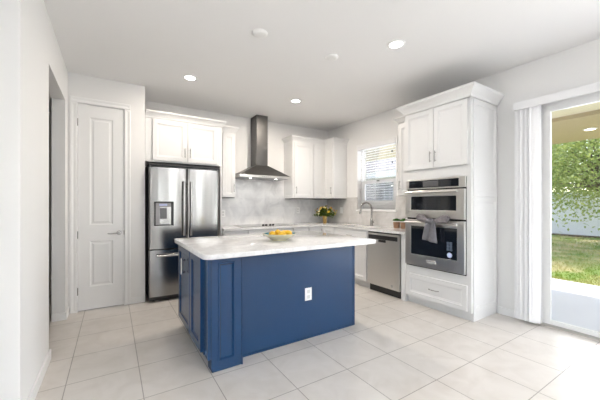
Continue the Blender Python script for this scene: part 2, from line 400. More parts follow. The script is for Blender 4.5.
prof = [(-.004, 0), (cw, 0), (cw, .011), (cw-.01, .018), (.02, .012), (.004, .012), (-.004, .006)]
for x0, x1, z0, z1 in ((-.005-cw, -.003, 0, DTZ+.004), (w+.003, w+.005+cw, 0, DTZ+.004), (-.005-cw, w+.005+cw, DTZ+.004, DTZ+.004+cw)):
    b.rings(x0, x1, z0, z1, [(0, 0), (0, .013), (.005, .017), (.022, .0165), (.028, .014)], 0)
b.build('casing', 'trim', dr)
b = MB(); b.box(-.005, -.001, 0, .10, 0, DTZ+.004); b.box(w+.001, w+.005, 0, .10, 0, DTZ+.004); b.box(-.005, w+.005, 0, .1, DTZ+.001, DTZ+.005); b.build('jamb', 'trim', dr)
for z in (2.27, .92, .245):
    b = MB(); b.tube([(-.004, -.006, z-.045), (-.004, -.006, z+.045)], .007, 8); b.box(-.012, .006, -.003, .006, z-.045, z+.045)
    b.build('hinge', 'nickel_dark', dr, True)
hd = MB().lathe([(0, -.006), (.027, -.006), (.027, .004), (.022, .010), (0, .010)], (w-.055, 0, .927), 20, 'y').build('door_handle', 'chrome', dr, True)
MB().tube([(w-.055, -.008, .927), (w-.055, -.05, .927), (w-.075, -.055, .927), (w-.15, -.05, .921), (w-.175, -.046, .925)], [.009, .009, .009, .007, .006], 10).build('lever', 'chrome', hd, True)
MB().box(w-.004, w+.004, -.004, .004, .90, .955).build('strike_plate', 'nickel_dark', dr)

# ------------------------------------------------------------------ cabinets
CROWN = [(0, 0), (.008, 0), (.012, .018), (.030, .045), (.052, .066), (.058, .072), (.058, .09), (0, .09)]
def crown(b, path, z, side=1, k=1.0): b.sweep(path, [(o*k, z+h*k) for o, h in CROWN], side)
def cab_door(parent, x0, x1, z0, z1, y, hx=None, hz=None, m='cab', hl=.13, hm='chrome', vert=True):
    d = MB().shaker(x0, x1, z0, z1, y-.005).build('door', m, parent)
    if hx is not None: pull(d, hx, hz, y-.025, hl, vert, hm)
    return d

# refrigerator surround and over-fridge cabinet
FX0, FX1 = .369, 1.405
t = thing('fridge_cabinet', 'white two-door cabinet above the stainless refrigerator', 'cabinet', (FX0, BY, 0))
FCY = 4.44-BY; UY = -.335; fw = FX1-FX0
b = MB(); b.box(0, fw, FCY, -.01, 1.865, 2.455); b.build('body', 'cab', t)
MB().box(fw-.022, fw, FCY-.0, -.01, 0, 1.865).build('side_panel', 'cab', t)
cab_door(t, .085, .524, 1.885, 2.44, FCY, .495, 2.01)
cab_door(t, .540, .965, 1.885, 2.44, FCY, .565, 2.01)
b = MB(); crown(b, [(0, FCY-.004), (fw+.002, FCY-.004), (fw+.002, UY-.062)], 2.455, 1); b.build('crown_molding', 'cab', t)

# refrigerator (french door, bottom freezer)
t = thing('refrigerator', 'stainless french-door refrigerator with water dispenser beside the pantry wall', 'refrigerator', (.40, 4.285, 0))
fw = .915
MB().box(.004, fw-.004, .075, .66, .04, 1.80, .004).build('body', 'darkgrey', t)
def bowed(x0, x1, z0, z1, dep=.07, bow=.016, n=20, er=.012, holes=None):
    """door skin, slightly convex across its width, rounded edges"""
    bm = MB(); pts = []
    for k in range(n+1):
        u = k/n; x = x0+(x1-x0)*u; y = -bow*(1-(2*u-1)**2)
        pts.append((x, y))
    pl = [(x0, dep), (x0, er)]+[(x0+er*(1-math.cos(a)), er*(1-math.sin(a))) for a in (.4, .8, 1.2)]
    pl += [p for p in pts if x0+er <= p[0] <= x1-er]
    pl += [(x1-er*(1-math.cos(a)), er*(1-math.sin(a))) for a in (1.2, .8, .4)]+[(x1, er), (x1, dep)]
    bm.poly(pl, z0, z1, .003); return bm
mid = .470
dl = bowed(.0, mid-.003, .70, 1.775).build('door', 'steel', t, True)
drr = bowed(mid+.003, fw, .70, 1.775).build('door', 'steel', t, True)
fz = bowed(.0, fw, .075, .685, bow=.014, n=24).build('freezer_drawer', 'steel', t, True)
MB().box(.01, fw-.01, .05, .075, .685, .70).build('gasket', 'black', t)
MB().box(.004, fw-.004, .02, .60, .02, .068).build('kick_plate', 'black', t)
for x in (.06, fw-.06): MB().lathe([(0, 0), (.022, 0), (.022, .02), (0, .02)], (x, .09, 0), 14).build('foot', 'black', t)
MB().box(0, fw, .0, .64, 1.80, 1.822, .003).build('top_cover', 'black', t)
for door, x in ((dl, mid-.045), (drr, mid+.045)):
    b = MB(); zz = [.86+(1.60-.86)*k/12 for k in range(13)]
    b.tube([(x, -.014-.046*math.sin(PI*(.12+.76*k/12))**.5, z) for k, z in enumerate(zz)], .013, 12)
    b.tube([(x, .0, .885), (x, -.05, .885)], .011); b.tube([(x, .0, 1.575), (x, -.05, 1.575)], .011)
    b.build('handle', 'handle_steel', door, True)
b = MB(); b.tube([(.085, -.065, .612), (fw-.085, -.065, .612)], .013, 12); b.tube([(.11, 0, .612), (.11, -.065, .612)], .011); b.tube([(fw-.11, 0, .612), (fw-.11, -.065, .612)], .011)
b.build('handle', 'handle_steel', fz, True)
# dispenser
dp = thing('ice_dispenser', None, None); dp.parent = dl
bpy.data.objects.remove(dp)
b = MB(); dx0, dx1, dz0, dz1 = .058, .295, 1.005, 1.325
b.box(dx0, dx0+.018, -.022, .0, dz0, dz1, .003); b.box(dx1-.034, dx1, -.022, .0, dz0, dz1, .003); b.box(dx0, dx1, -.022, .0, dz1-.02, dz1, .003); b.box(dx0, dx1, -.022, .0, dz0, dz0+.012, .003)
dp = b.build('dispenser', 'black', dl)
MB().box(dx0+.018, dx1-.034, -.016, .002, dz1-.075, dz1-.02, .002).build('control_strip', 'midgrey', dp)
MB().box(dx0+.06, dx1-.08, -.018, -.014, dz1-.058, dz1-.032, .001).build('display', 'sticker', dp)
MB().box(dx0+.018, dx1-.034, -.0125, .004, dz0+.012, dz1-.075).build('recess', 'midgrey', dp)
b = MB(); b.box(dx0+.07, dx1-.085, -.026, -.012, dz0+.09, dz1-.085, .006); b.build('paddle', 'darkgrey', dp)
MB().box(dx0+.03, dx1-.045, -.03, -.012, dz0+.012, dz0+.03, .003).build('drip_tray', 'midgrey', dp)
lg = MB().lathe([(0, 0), (.016, 0), (.016, .003), (0, .003)], (fw-.055, -.004, 1.69), 20, 'y').build('logo_badge', 'nickel_dark', drr, True)
text_mesh('LG', .026, lg, 'logo_letters', 'ink', (fw-.055, -.004, 1.655), (PI/2, 0, 0))

# single wall cabinet right of the fridge
t = thing('upper_cabinet', 'narrow white wall cabinet between the fridge and range hood', 'cabinet', (FX1+.002, BY, 0), group='white wall cabinets')
uw = 1.70-FX1-.002; UY = -.335
MB().box(0, uw, UY, -.002, 1.40, 2.455).build('body', 'cab', t)
cab_door(t, .075, uw-.008, 1.412, 2.43, UY, uw-.035, 1.55)
b = MB(); crown(b, [(.06, UY-.002), (uw+.002, UY-.002), (uw+.002, -.01)], 2.455, 1); b.build('crown_molding', 'cab', t)
MB().box(.02, uw-.01, UY+.01, -.02, 1.392, 1.40).build('shade_sheet', 'under_shade', t)  # dark sheet, painted shade on the cabinet underside

# range hood
t = thing('range_hood', 'stainless pyramid range hood with tall chimney above the cooktop', 'range hood', (2.195, BY, 0))
b = MB(); b.box(-.085, .125, -.27, -.001, 1.955, CZ-.002, .002); b.build('chimney', 'steel_dark', t)
b = MB(); cw2 = .47; cd = .475; z0, z1, z2 = 1.735, 1.775, 1.965
def frustum(b, r0, r1):
    q = [[b.bm.verts.new(p) for p in ((x0, y0, z), (x1, y0, z), (x1, y1, z), (x0, y1, z))] for (x0, x1, y0, y1, z) in (r0, r1)]
    for k in range(4): b.bm.faces.new([q[0][k], q[0][(k+1) % 4], q[1][(k+1) % 4], q[1][k]])
    b.bm.faces.new(q[0][::-1]); b.bm.faces.new(q[1])
frustum(b, (-cw2, cw2, -cd, -.002, z1), (-.095, .135, -.28, -.002, z2)); b.build('canopy', 'steel_dark', t)
lip = MB().box(-cw2-.003, cw2+.003, -cd-.003, -.002, z0, z1, .002).build('canopy_rim', 'steel_h', t)
for k in range(5): MB().lathe([(0, 0), (.007, 0), (.007, .003), (0, .003)], (-.07+.035*k, -cd-.003, (z0+z1)/2), 12, 'y').build('button', 'chrome', lip, True)
MB().box(-cw2+.03, cw2-.03, -cd+.03, -.03, z0-.006, z0+.002).build('grease_filter', 'midgrey', t)
for x in (-.24, .24):
    MB().lathe([(0, -.009), (.02, -.009), (.02, 0), (0, 0)], (x, -.36, z0), 18).build('hood_light', 'lampon', t, True)
    d = bpy.data.lights.new('hood_lamp', 'AREA'); d.shape = 'DISK'; d.size = .04; d.energy = 0.8; d.color = (1, .96, .9)
    o = bpy.data.objects.new('hood_lamp', d); COL.objects.link(o); o.parent = t; o.location = (x, -.36, z0-.012)

# wall cabinets right of the hood: single door, then corner unit
t = thing('upper_cabinet', 'white single-door wall cabinet right of the range hood', 'cabinet', (2.80, BY, 0), group='white wall cabinets')
MB().box(0, .445, UY, -.002, 1.40, 2.455).build('body', 'cab', t)
cab_door(t, .02, .428, 1.412, 2.43, UY, .05, 1.55)
b = MB(); b.rings(-.002+.0, .0, 1.4, 2.455, [(0, 0)]) if 0 else None
b = MB(); crown(b, [(0, -.01), (0, UY-.002), (.445, UY-.002)], 2.455, 1); b.build('crown_molding', 'cab', t)
MB().box(.01, .445, UY+.01, -.02, 1.392, 1.40).build('shade_sheet', 'under_shade', t)
b = MB().shaker(.0, .335, 1.40, 2.452, 0, .006, .05, .005); e = b.build('end_panel', 'cab', t); e.rotation_euler = (0, 0, -PI/2); e.location = (0, 0, 0)

t = thing('corner_upper_cabinet', 'white corner wall cabinet with doors meeting in the inside corner', 'cabinet', (3.247, BY, 0))
cx0 = 3.53-3.247; cx1 = RX-.002-3.247; CYE = 4.385-BY
b = MB(); b.poly([(0, -.002), (0, UY), (cx0, UY), (cx0, CYE), (cx1, CYE), (cx1, -.002)], 1.40, 2.455); b.build('body', 'cab', t)
cab_door(t, .012, cx0-.021, 1.412, 2.43, UY)
d = MB().shaker(.023, -CYE+UY-.012, 1.412, 2.43, 0).build('door', 'cab', t); d.rotation_euler = (0, 0, -PI/2); d.location = (cx0, UY, 0)
pull(d, -CYE+UY-.04, 1.55, -.02)
e = MB().shaker(0.002, cx1-cx0-.004, 1.402, 2.452, 0, .006, .045, .005).build('end_panel', 'cab', t); e.location = (cx0, CYE, 0)
b = MB(); crown(b, [(0, UY-.002), (cx0-.002, UY-.002), (cx0-.002, CYE-.006), (cx1, CYE-.006)], 2.455, 1); b.build('crown_molding', 'cab', t)
b = MB(); b.poly([(0, -.02), (0, UY+.01), (cx0+.01, UY+.01), (cx0+.01, CYE+.01), (cx1-.01, CYE+.01), (cx1-.01, -.02)], 1.392, 1.40); b.build('shade_sheet', 'under_shade', t)

# narrow wall cabinet between the window and the oven tower (faces -x)
TY0, TY1 = 1.715, 2.565
t = thing('upper_cabinet', 'narrow white wall cabinet squeezed between the window and oven cabinet', 'cabinet', (RX-.002, 2.87, 0), -PI/2, group='white wall cabinets')
nw = 2.87-TY1-.003
MB().box(0, nw, UY, -.002, 1.405, 2.455).build('body', 'cab', t)
cab_door(t, .012, nw-.01, 1.418, 2.43, UY, .045, 1.56)
b = MB(); crown(b, [(0, -.01), (0, UY-.002), (nw, UY-.002)], 2.455, 1); b.build('crown_molding', 'cab', t)

# oven tower cabinet
TF = 3.285-RX          # face (local y)
tw = TY1-TY0
t = thing('oven_cabinet', 'tall white cabinet housing the double wall oven', 'cabinet', (RX-.001, TY1, 0), -PI/2)
OX0, OX1, OZ0, OZ1 = .022, tw-.05, .505, 1.60
b = MB()
b.box(0, tw-.02, TF+.03, -.002, .10, OZ0-.004); b.box(0, tw-.02, TF+.03, -.002, OZ1+.004, 2.47)
b.box(0, .02, TF+.03, -.002, OZ0-.004, OZ1+.004); b.box(0.02, tw-.02, -.03, -.002, OZ0-.004, OZ1+.004)
b.build('body', 'cab', t)
b = MB(); b.box(0, OX0, TF, TF+.03, .10, 2.47); b.box(OX1, tw-.0, TF, TF+.03, .10, 2.47)
b.box(OX0, OX1, TF, TF+.03, .10, OZ0-.004); b.box(OX0, OX1, TF, TF+.03, OZ1+.004, 2.47); b.build('face_frame', 'cab', t)
b = MB(); b.box(0, tw-.02, TF+.055, -.01, 0, .10); b.build('toe_kick', 'cab', t)
b = MB(); b.box(tw-.02, tw, TF+.03, -.002, .10, 2.47); b.box(tw-.02, tw-.004, TF+.055, -.002, 0, .10)
sp = b.build('side_panel', 'cab', t)
for z0, z1 in ((1.375, 2.43), (.10, 1.365)):
    e = MB().shaker(.03, .55, z0, z1, 0, .012, .05, .008).build('applied_panel', 'cab', sp); e.rotation_euler = (0, 0, PI/2); e.location = (tw, TF+.0, 0)
cab_door(t, .01, .414, 1.725, 2.445, TF, .385, 1.86)
cab_door(t, .420, tw-.03, 1.725, 2.445, TF, .449, 1.86)
d = MB().shaker(.03, tw-.04, .115, .395, TF, .02, .05).build('drawer', 'cab', t); pull(d, .42, .255, TF-.02, .13, False, 'nickel_dark')
b = MB(); crown(b, [(0, UY-.075), (0, TF-.022), (tw+.004, TF-.022), (tw+.004, -.01)], 2.452, 1, 1.3); b.build('crown_molding', 'cab', t)

# combination wall oven
t = thing('double_oven', 'stainless microwave and oven combination built into the white tall cabinet', 'oven', (RX-.001, TY1, 0), -PI/2)
ow0, ow1 = OX0+.002, OX1-.002
MB().box(ow0+.004, ow1-.004, TF+.0, -.06, OZ0, OZ1-.004).build('body', 'black', t)
cp = MB().box(ow0, ow1, TF-.022, TF, 1.478, OZ1, .003).build('control_panel', 'steel_h', t)
MB().box(ow0+.045, ow1-.075, TF-.0235, TF-.02, 1.492, 1.582).build('display_glass', 'blackglass', cp)
MB().box(ow0+.25, ow1-.32, TF-.0245, TF-.022, 1.505, 1.57).build('touch_display', 'darkgrey', cp)
def oven_door(name, z0, z1, gx0, gx1, gz0, gz1):
    b = MB(); 
    b.box(ow0, gx0, TF-.04, TF-.004, z0, z1, .003); b.box(gx1, ow1, TF-.04, TF-.004, z0, z1, .003)
    b.box(gx0-.003, gx1+.003, TF-.04, TF-.004, z0, gz0, .003); b.box(gx0-.003, gx1+.003, TF-.04, TF-.004, gz1, z1, .003)
    return b.build(name, 'steel_h', t)
dm = oven_door('microwave_door', 1.118, 1.460, ow0+.085, ow1-.095, 1.215, 1.385)
MB().box(ow0+.08, ow1-.09, TF-.036, TF-.006, 1.21, 1.39).build('window', 'blackglass', dm)
dov = oven_door('oven_door', .515, 1.098, ow0+.085, ow1-.085, .655, 1.015)
ogl = MB().box(ow0+.08, ow1-.08, TF-.036, TF-.006, .65, 1.02).build('window', 'blackglass', dov)
for d, z in ((dm, 1.435), (dov, 1.062)):
    b = MB(); b.tube([(ow0+.03, TF-.088, z), (ow1-.06, TF-.088, z)], .014, 14)
    for x in (ow0+.06, ow1-.09): b.box(x-.012, x+.012, TF-.088, TF-.038, z-.011, z+.011, .003)
    b.build('handle', 'steel_h', d, True)
MB().box(ow0, ow1, TF-.012, TF+.01, .500, .515).build('bottom_vent', 'black', t)
bd = MB().box(.335, .455, TF-.044, TF-.039, .572, .612, .002).build('badge', 'badge', dov)
text_mesh('KitchenAid', .022, bd, 'badge_lettering', 'ink', (.395, TF-.0445, .592), (PI/2, 0, 0), .0004)
# labels on the oven glass
MB().lathe([(0, 0), (.030, 0), (.030, .001), (0, .001)], (.625, TF-.036, .705), 24, 'y').build('round_sticker', 'sticker', ogl)
b = MB()
for i in range(2):
    for j in range(3): b.box(.592+.034*i, .622+.034*i, TF-.0372, TF-.036, .755+.035*j, .786+.035*j)
b.build('label_sticker', 'sticker_d', ogl)

# tea towel knotted over the oven handle
t = thing('tea_towel', 'grey tea towel with pale end bands draped over the oven handle', 'towel', (RX-.001, TY1, 0), -PI/2)
hx0, hz, hy = .155, 1.085, TF-.092
def cloth(name, m, pts_fn, nu, nv, thick=.007):
    b = MB(); g = [[b.bm.verts.new(pts_fn(i/nu, j/nv)) for j in range(nv+1)] for i in range(nu+1)]
    for i in range(nu):
        for j in range(nv): b.bm.faces.new([g[i][j], g[i+1][j], g[i+1][j+1], g[i][j+1]])
    o = b.build(name, m, t, True, auto=False); md = o.modifiers.new('solid', 'SOLIDIFY'); md.thickness = thick; md.offset = 0; return o
def roll(b, x0, x1, lift):
    n = 14; pts = []; rr = []
    for k in range(n+1):
        u = k/n; pts.append((x0+(x1-x0)*u, hy-.012+.006*math.sin(5*u), hz+.012+lift*math.sin(PI*u)*(.5)+.02*u*(1 if lift > 0 else 0)))
        rr.append(.020+.016*u+.005*math.sin(9*u))
    b.tube(pts, rr, 14)
def loop(name, m, pts, rr):
    b = MB(); b.tube(pts, rr, 14); b.build(name, m, t, True, auto=False)
TX = .115
loop('left_loop', 'towelband', [(.300+TX, hy-.012, hz+.006), (.265+TX, hy-.02, hz+.010), (.235+TX, hy-.018, hz+.020), (.20+TX, hy-.012, hz+.036), (.165+TX, hy-.012, hz+.044), (.138+TX, hy-.008, hz+.034)], [.018, .025, .034, .046, .046, .026])
loop('right_loop', 'towelband', [(.345+TX, hy-.012, hz+.006), (.39+TX, hy-.018, hz+.010), (.43+TX, hy-.02, hz+.018), (.475+TX, hy-.016, hz+.032), (.51+TX, hy-.014, hz+.036), (.538+TX, hy-.01, hz+.030)], [.018, .024, .032, .046, .046, .026])
loop('knot', 'towel', [(.27+TX, hy-.018, hz+.004), (.30+TX, hy-.026, hz+.004), (.335+TX, hy-.026, hz+.004), (.365+TX, hy-.018, hz+.006)], [.022, .033, .033, .022])
def tail(u, v):
    wd = .062+.028*v; x = .442+(u-.5)*2*wd-.012*v
    return (x, hy-.026-.012*math.sin(u*9+v*2)*(.3+v)-.004, hz+.01-.232*v-.03*u*v)
cloth('hanging_end', 'towel', tail, 20, 16)
def tail2(u, v):
    wd = .05+.012*v; x = .425+(u-.5)*2*wd-.025*v
    return (x, hy-.014-.008*math.sin(u*8+1)*(.3+v), hz+.0-.20*v+.02*u)
cloth('folded_end', 'towel', tail2, 16, 12)

# ------------------------------------------------------------------ base cabinets, worktop
CT = .922; CH = .035; BF = 4.40
def base_unit(name, label, loc, rz, w, fronts, depth=.60, group='white base cabinets'):
    t = thing(name, label, 'cabinet', loc, rz, group)
    MB().box(.001, w-.001, -depth, -.015, .10, CT-CH).build('body', 'cab', t)
    MB().box(.001, w-.001, -depth+.06, -.03, 0, .10).build('toe_kick', 'cab', t)
    for f in fronts:
        kind, x0, x1, z0, z1 = f[:5]
        if kind == 'drawer':
            d = MB().shaker(x0, x1, z0, z1, -depth, .02, .03, .006).build('drawer', 'cab', t)
            if len(f) > 5: pull(d, (x0+x1)/2, (z0+z1)/2, -depth-.02, .11, False, 'nickel_dark')
        elif kind == 'false':
            MB().shaker(x0, x1, z0, z1, -depth, .02, .03, .006).build('false_front', 'cab', t)
        else: cab_door(t, x0, x1, z0, z1, -depth, f[5], .60, hm='nickel_dark')
    return t
zd0, zd1 = .70, CT-CH-.012
base_unit('base_cabinet', 'white drawer base cabinet left of the cooktop next to the fridge', (1.41, BY, 0), 0, .39,
          [('drawer', .015, .375, zd0, zd1, 1), ('drawer', .015, .375, .42, .69, 1), ('drawer', .015, .375, .115, .41, 1)])
base_unit('base_cabinet', 'wide white base cabinet directly under the cooktop', (1.802, BY, 0), 0, .83,
          [('false', .015, .815, zd0, zd1), ('door', .015, .411, .115, .69, .38), ('door', .419, .815, .115, .69, .45)])
base_unit('base_cabinet', 'narrow white base cabinet right of the cooktop', (2.634, BY, 0), 0, .32,
          [('drawer', .015, .305, zd0, zd1, 1), ('door', .015, .305, .115, .69, .04)])
t = thing('corner_base_cabinet', 'white corner base cabinet below the flower vase', 'cabinet', (2.956, BY, 0))
ex = RX-2.956-.012; ix = 3.285-2.956
b = MB(); b.poly([(0, -.015), (0, -.60), (ix, -.60), (ix, -.95), (ex, -.95), (ex, -.015)], .10, CT-CH); b.build('body', 'cab', t)
b = MB(); b.poly([(0, -.03), (0, -.54), (ix+.06, -.54), (ix+.06, -.95), (ex, -.95), (ex, -.03)], 0, .10); b.build('toe_kick', 'cab', t)
cab_door(t, .012, ix-.022, .115, zd1, -.60, ix-.06, .78, hm='nickel_dark')
d = MB().shaker(.023, .34, .115, zd1, 0).build('door', 'cab', t); d.rotation_euler = (0, 0, -PI/2); d.location = (ix, -.60, 0)
# sink run (faces -x)
base_unit('base_cabinet', 'white sink base cabinet under the window left of the dishwasher', (RX, 4.04, 0), -PI/2, .785,
          [('drawer', .015, .77, zd0, zd1, 1), ('door', .015, .388, .115, .69, .36), ('door', .396, .77, .115, .69, .43)], depth=.575)
# worktop, L-shaped, with a sink cut-out
t = thing('countertop', 'white quartz worktop running along the back wall and under the window', 'countertop', (0, 0, CT-CH))
SX0, SX1, SY0, SY1 = 3.36, 3.65, 3.32, 3.96
b = MB(); e_ = .002
FE = 3.255; FB = 4.355
b.box(1.41, 3.30, FB, BY-.012, 0, CH); b.box(3.30, RX-.012, SY1, BY-.012, 0, CH); b.box(FE, 3.30, SY1, FB, 0, CH)
b.box(FE, SX0, SY0, SY1, 0, CH); b.box(SX1, RX-.012, SY0, SY1, 0, CH); b.box(FE, RX-.012, 2.568, SY0, 0, CH)
b.build('slab', 'quartz', t)
# sink + faucet
t = thing('kitchen_sink', 'stainless undermount sink set in the worktop below the window', 'sink', (0, 0, CT))
b = MB(); g = .008
b.box(SX0-.01, SX0, SY0-.01, SY1+.01, -.21, -CH-.001); b.box(SX1, SX1+.01, SY0-.01, SY1+.01, -.21, -CH-.001)
b.box(SX0, SX1, SY0-.01, SY0, -.21, -CH-.001); b.box(SX0, SX1, SY1, SY1+.01, -.21, -CH-.001); b.box(SX0, SX1, SY0, SY1, -.21, -.20)
b.build('basin', 'steel_dark', t)
MB().lathe([(0, 0), (.04, 0), (.045, .003), (.02, .004), (0, .002)], ((SX0+SX1)/2, (SY0+SY1)/2, -.20), 20).build('drain', 'chrome', t, True)
t = thing('kitchen_faucet', 'brushed nickel gooseneck faucet standing behind the sink', 'faucet', (3.72, 3.60, CT))
MB().lathe([(0, 0), (.028, 0), (.028, .008), (.023, .015), (.021, .10), (.017, .12), (0, .12)], n=20).build('base', 'nickel_dark', t, True)
b = MB(); pts = [(0, 0, .11), (0, 0, .29)]+[(-.105+.105*math.cos(a), .02*(1-math.cos(a)), .29+.105*math.sin(a)) for a in [PI*k/12 for k in range(1, 12)]]+[(-.212, .04, .27), (-.218, .042, .235)]
b.tube(pts, [.014]*(len(pts)-2)+[.015, .018], 12); b.build('spout', 'nickel_dark', t, True)
MB().tube([(-.218, .042, .24), (-.222, .043, .20)], [.018, .019], 12).build('spray_head', 'nickel_dark', t, True)
b = MB(); b.tube([(0, -.015, .065), (0, -.05, .065)], .013, 12); b.tube([(0, -.045, .065), (-.01, -.06, .09), (-.02, -.085, .105)], .007); b.build('lever', 'nickel_dark', t, True)
# cooktop
t = thing('cooktop', 'black glass cooktop with steel edge set below the range hood', 'cooktop', (2.21, 4.67, CT+.001))
MB().box(-.455, .455, -.265, .265, 0, .007, .003).build('steel_rim', 'steel_h', t)
gl = MB().box(-.447, .447, -.257, .257, .004, .009, .001).build('glass_top', 'midgrey' if 0 else 'blackglass', t)
for x, y, r in ((-.28, .11, .09), (-.28, -.13, .075), (.29, .11, .075), (.29, -.13, .095), (0, .10, .11)):
    MB().lathe([(r, 0), (r, .0006), (r-.004, .0006), (r-.004, 0)], (x, y, .009), 36).build('burner_ring', 'midgrey', gl)
for k in range(4): MB().lathe([(0, 0), (.019, 0), (.019, .012), (.016, .026), (0, .026)], (-.098+.055*k+(.02 if k > 1 else 0), -.20, .009), 18).build('knob', 'black', t, True)

# dishwasher
t = thing('dishwasher', 'stainless dishwasher under the worktop beside the oven cabinet', 'dishwasher', (RX, 3.245, 0), -PI/2)
DFy = 3.285-RX; dw = .60
MB().box(.012, dw-.012, DFy+.03, -.05, .10, CT-CH-.004).build('body', 'darkgrey', t)
dd = MB().box(.006, dw-.006, DFy-.025, DFy+.03, .105, .865, .004).build('door', 'steel_h', t)
MB().box(.03, dw-.035, DFy-.0285, DFy-.02, .78, .84, .002).build('control_strip', 'black', dd)
b = MB(); b.box(.225, .36, DFy-.031, DFy-.02, .742, .778, .004); b.build('pocket_handle', 'black', dd)
MB().box(.185, .20, DFy-.027, DFy-.02, .75, .765).build('indicator', 'plate', dd)
MB().box(.02, dw-.02, DFy+.015, DFy+.10, 0.005, .10).build('kick_plate', 'black', t)
MB().box(.0, dw, DFy-.0, DFy+.03, .868, CT-CH-.002).build('top_gap', 'black', t)
MB().lathe([(0, 0), (.02, 0), (.02, .002), (0, .002)], (.47, DFy-.025, .155), 20, 'y').build('round_badge', 'badge', dd, True)
# white fillers beside the dishwasher
t = thing('filler_panel', 'slim white filler between dishwasher and oven cabinet', 'panel', (RX, 2.638, 0), -PI/2)
MB().box(0, .07, -.578, -.10, 0.0, CT-CH-.002).build('panel', 'cab', t)

# ------------------------------------------------------------------ island
IX0, IX1, IY0, IY1 = .605, 2.172, 2.375, 3.33
t = thing('kitchen_island', 'navy blue kitchen island with cabinet doors on its left end', 'kitchen island', (0, 0, 0))
b = MB(); b.box(IX0, IX1, IY0, IY1, .10, .888); b.build('body', 'blue', t)
b = MB(); b.box(IX0+.07, IX1-.01, IY0+.005, IY1-.07, 0, .10); b.build('toe_kick', 'blue', t)
b = MB(); b.box(.885, IX1+.012, IY0-.012, IY0, .0, .888); b.box(IX1-.008, IX1+.014, IY0-.018, IY0+.01, 0, .888, .002)
b.box(.885, IX1-.008, IY0-.020, IY0-.012, 0, .018, .002); b.box(IX1, IX1+.012, IY0, IY1, 0, .888); b.build('back_panel', 'blue', t)
# corner post with its recessed panel
PX0, PX1, PYF = .640, .872, 2.262
b = MB(); b.box(PX0-.03, PX1+.012, PYF+.012, IY0, .10, .888); b.box(PX0+.0, PX1+.012, PYF+.012, IY0, 0, .10)
b.box(PX1+.003, PX1+.014, PYF-.006, PYF+.014, 0, .888, .002); b.box(PX0+.0, PX1+.012, PYF+.0, PYF+.014, 0, .022, .003)
b.box(PX0-.032, PX0-.012, PYF+.004, PYF+.02, .10, .888, .002)
po = b.build('corner_post', 'blue', t)
MB().rings(PX0-.005, PX1+.003, .022, .888, [(0, 0), (0, .012), (.052, .012), (.056, .019), (.064, .019), (.074, .003), (.078, .002)], PYF+.012).build('post_panel', 'blue', po)
# left-end doors (face -x): local x runs towards -y
for y1_, y0_, hx in ((3.315, 2.79, None), (2.775, 2.395, None)):
    d = MB().shaker(0, y1_-y0_, .115, .87, 0, .02, .06).build('door', 'blue', t); d.rotation_euler = (0, 0, -PI/2); d.location = (IX0, y1_, 0)
    if hx is None and y1_ > 3: pull(d, y1_-y0_-.18, .70, -.02, .15, True, 'handle_steel', .012)
ol = MB().box(1.552, 1.628, IY0-.018, IY0-.012, .365, .485, .002).build('outlet_plate', 'plate', t)
tag(ol, 'white outlet plate')
for z in (.397, .450):
    MB().box(1.573, 1.607, IY0-.0195, IY0-.017, z-.016, z+.016, .002).build('socket', 'outlet_face', ol)
# island top
t = thing('island_countertop', 'white veined quartz slab on top of the blue island', 'countertop', (0, 0, .889))
def rrect(x0, x1, y0, y1, r, n=6):
    p = []
    for cx_, cy_, a0 in ((x1-r, y1-r, 0), (x0+r, y1-r, PI/2), (x0+r, y0+r, PI), (x1-r, y0+r, 3*PI/2)):
        p += [(cx_+r*math.cos(a0+PI/2*k/n), cy_+r*math.sin(a0+PI/2*k/n)) for k in range(n+1)]
    return p
b = MB(); b.poly(rrect(.548, 2.29, 2.125, 3.37, .05), 0, .036, .006); b.build('slab', 'quartz', t, True)
ITOP = .925
# fruit bowl
bc = (1.425, 2.635)
t = thing('fruit_bowl', 'shallow painted ceramic bowl holding lemons on the island', 'bowl', (bc[0], bc[1], ITOP))
MB().lathe([(0, 0), (.07, 0), (.072, .006), (.10, .018), (.135, .042), (.172, .066), (.172, .070), (.168, .069)], n=40).build('bowl_shell', 'cream', t, True)
MB().lathe([(.168, .0695), (.130, .047), (.095, .026), (.05, .014), (0, .012)], n=40).build('painted_inside', 'teal', t, True)
lem = [(-.078, .005, .061, 1.55, 1.5, 'yellow lemon at the left end of the painted bowl'), (.072, .030, .061, -1.2, 1.5, 'yellow lemon at the right back of the painted bowl'),
       (-.012, -.075, .061, .1, 1.5, 'yellow lemon lying front middle in the painted bowl'), (.068, -.050, .068, -.75, 1.5, 'yellow lemon at the right front of the painted bowl'), (-.003, .030, .064, .6, .35, 'yellow lemon propped up in the middle of the pile')]
def lemon_mesh():
    b = MB(); n = 14; prof = []
    for k in range(n+1):
        u = -1+2*k/n; r = .034*math.sqrt(max(0, 1-u*u))**.85; z = .043*u
        if k == 0: r = 0; z = -.047
        if k == n: r = 0; z = .051
        elif k == n-1: r = .011
        prof.append((r, z))
    b.lathe(prof, n=20); return b
for i, (x, y, z, a, tilt, lab) in enumerate(lem):
    if i == 0:
        l0 = lemon_mesh().build('lemon', 'lemon', None, True, auto=False); o = l0
    else: o = l0.copy(); COL.objects.link(o)
    o.location = (bc[0]+x, bc[1]+y, ITOP+z); o.rotation_euler = (tilt, 0, a-PI/2)
    tag(o, lab, 'lemon', 'lemons in the painted bowl')

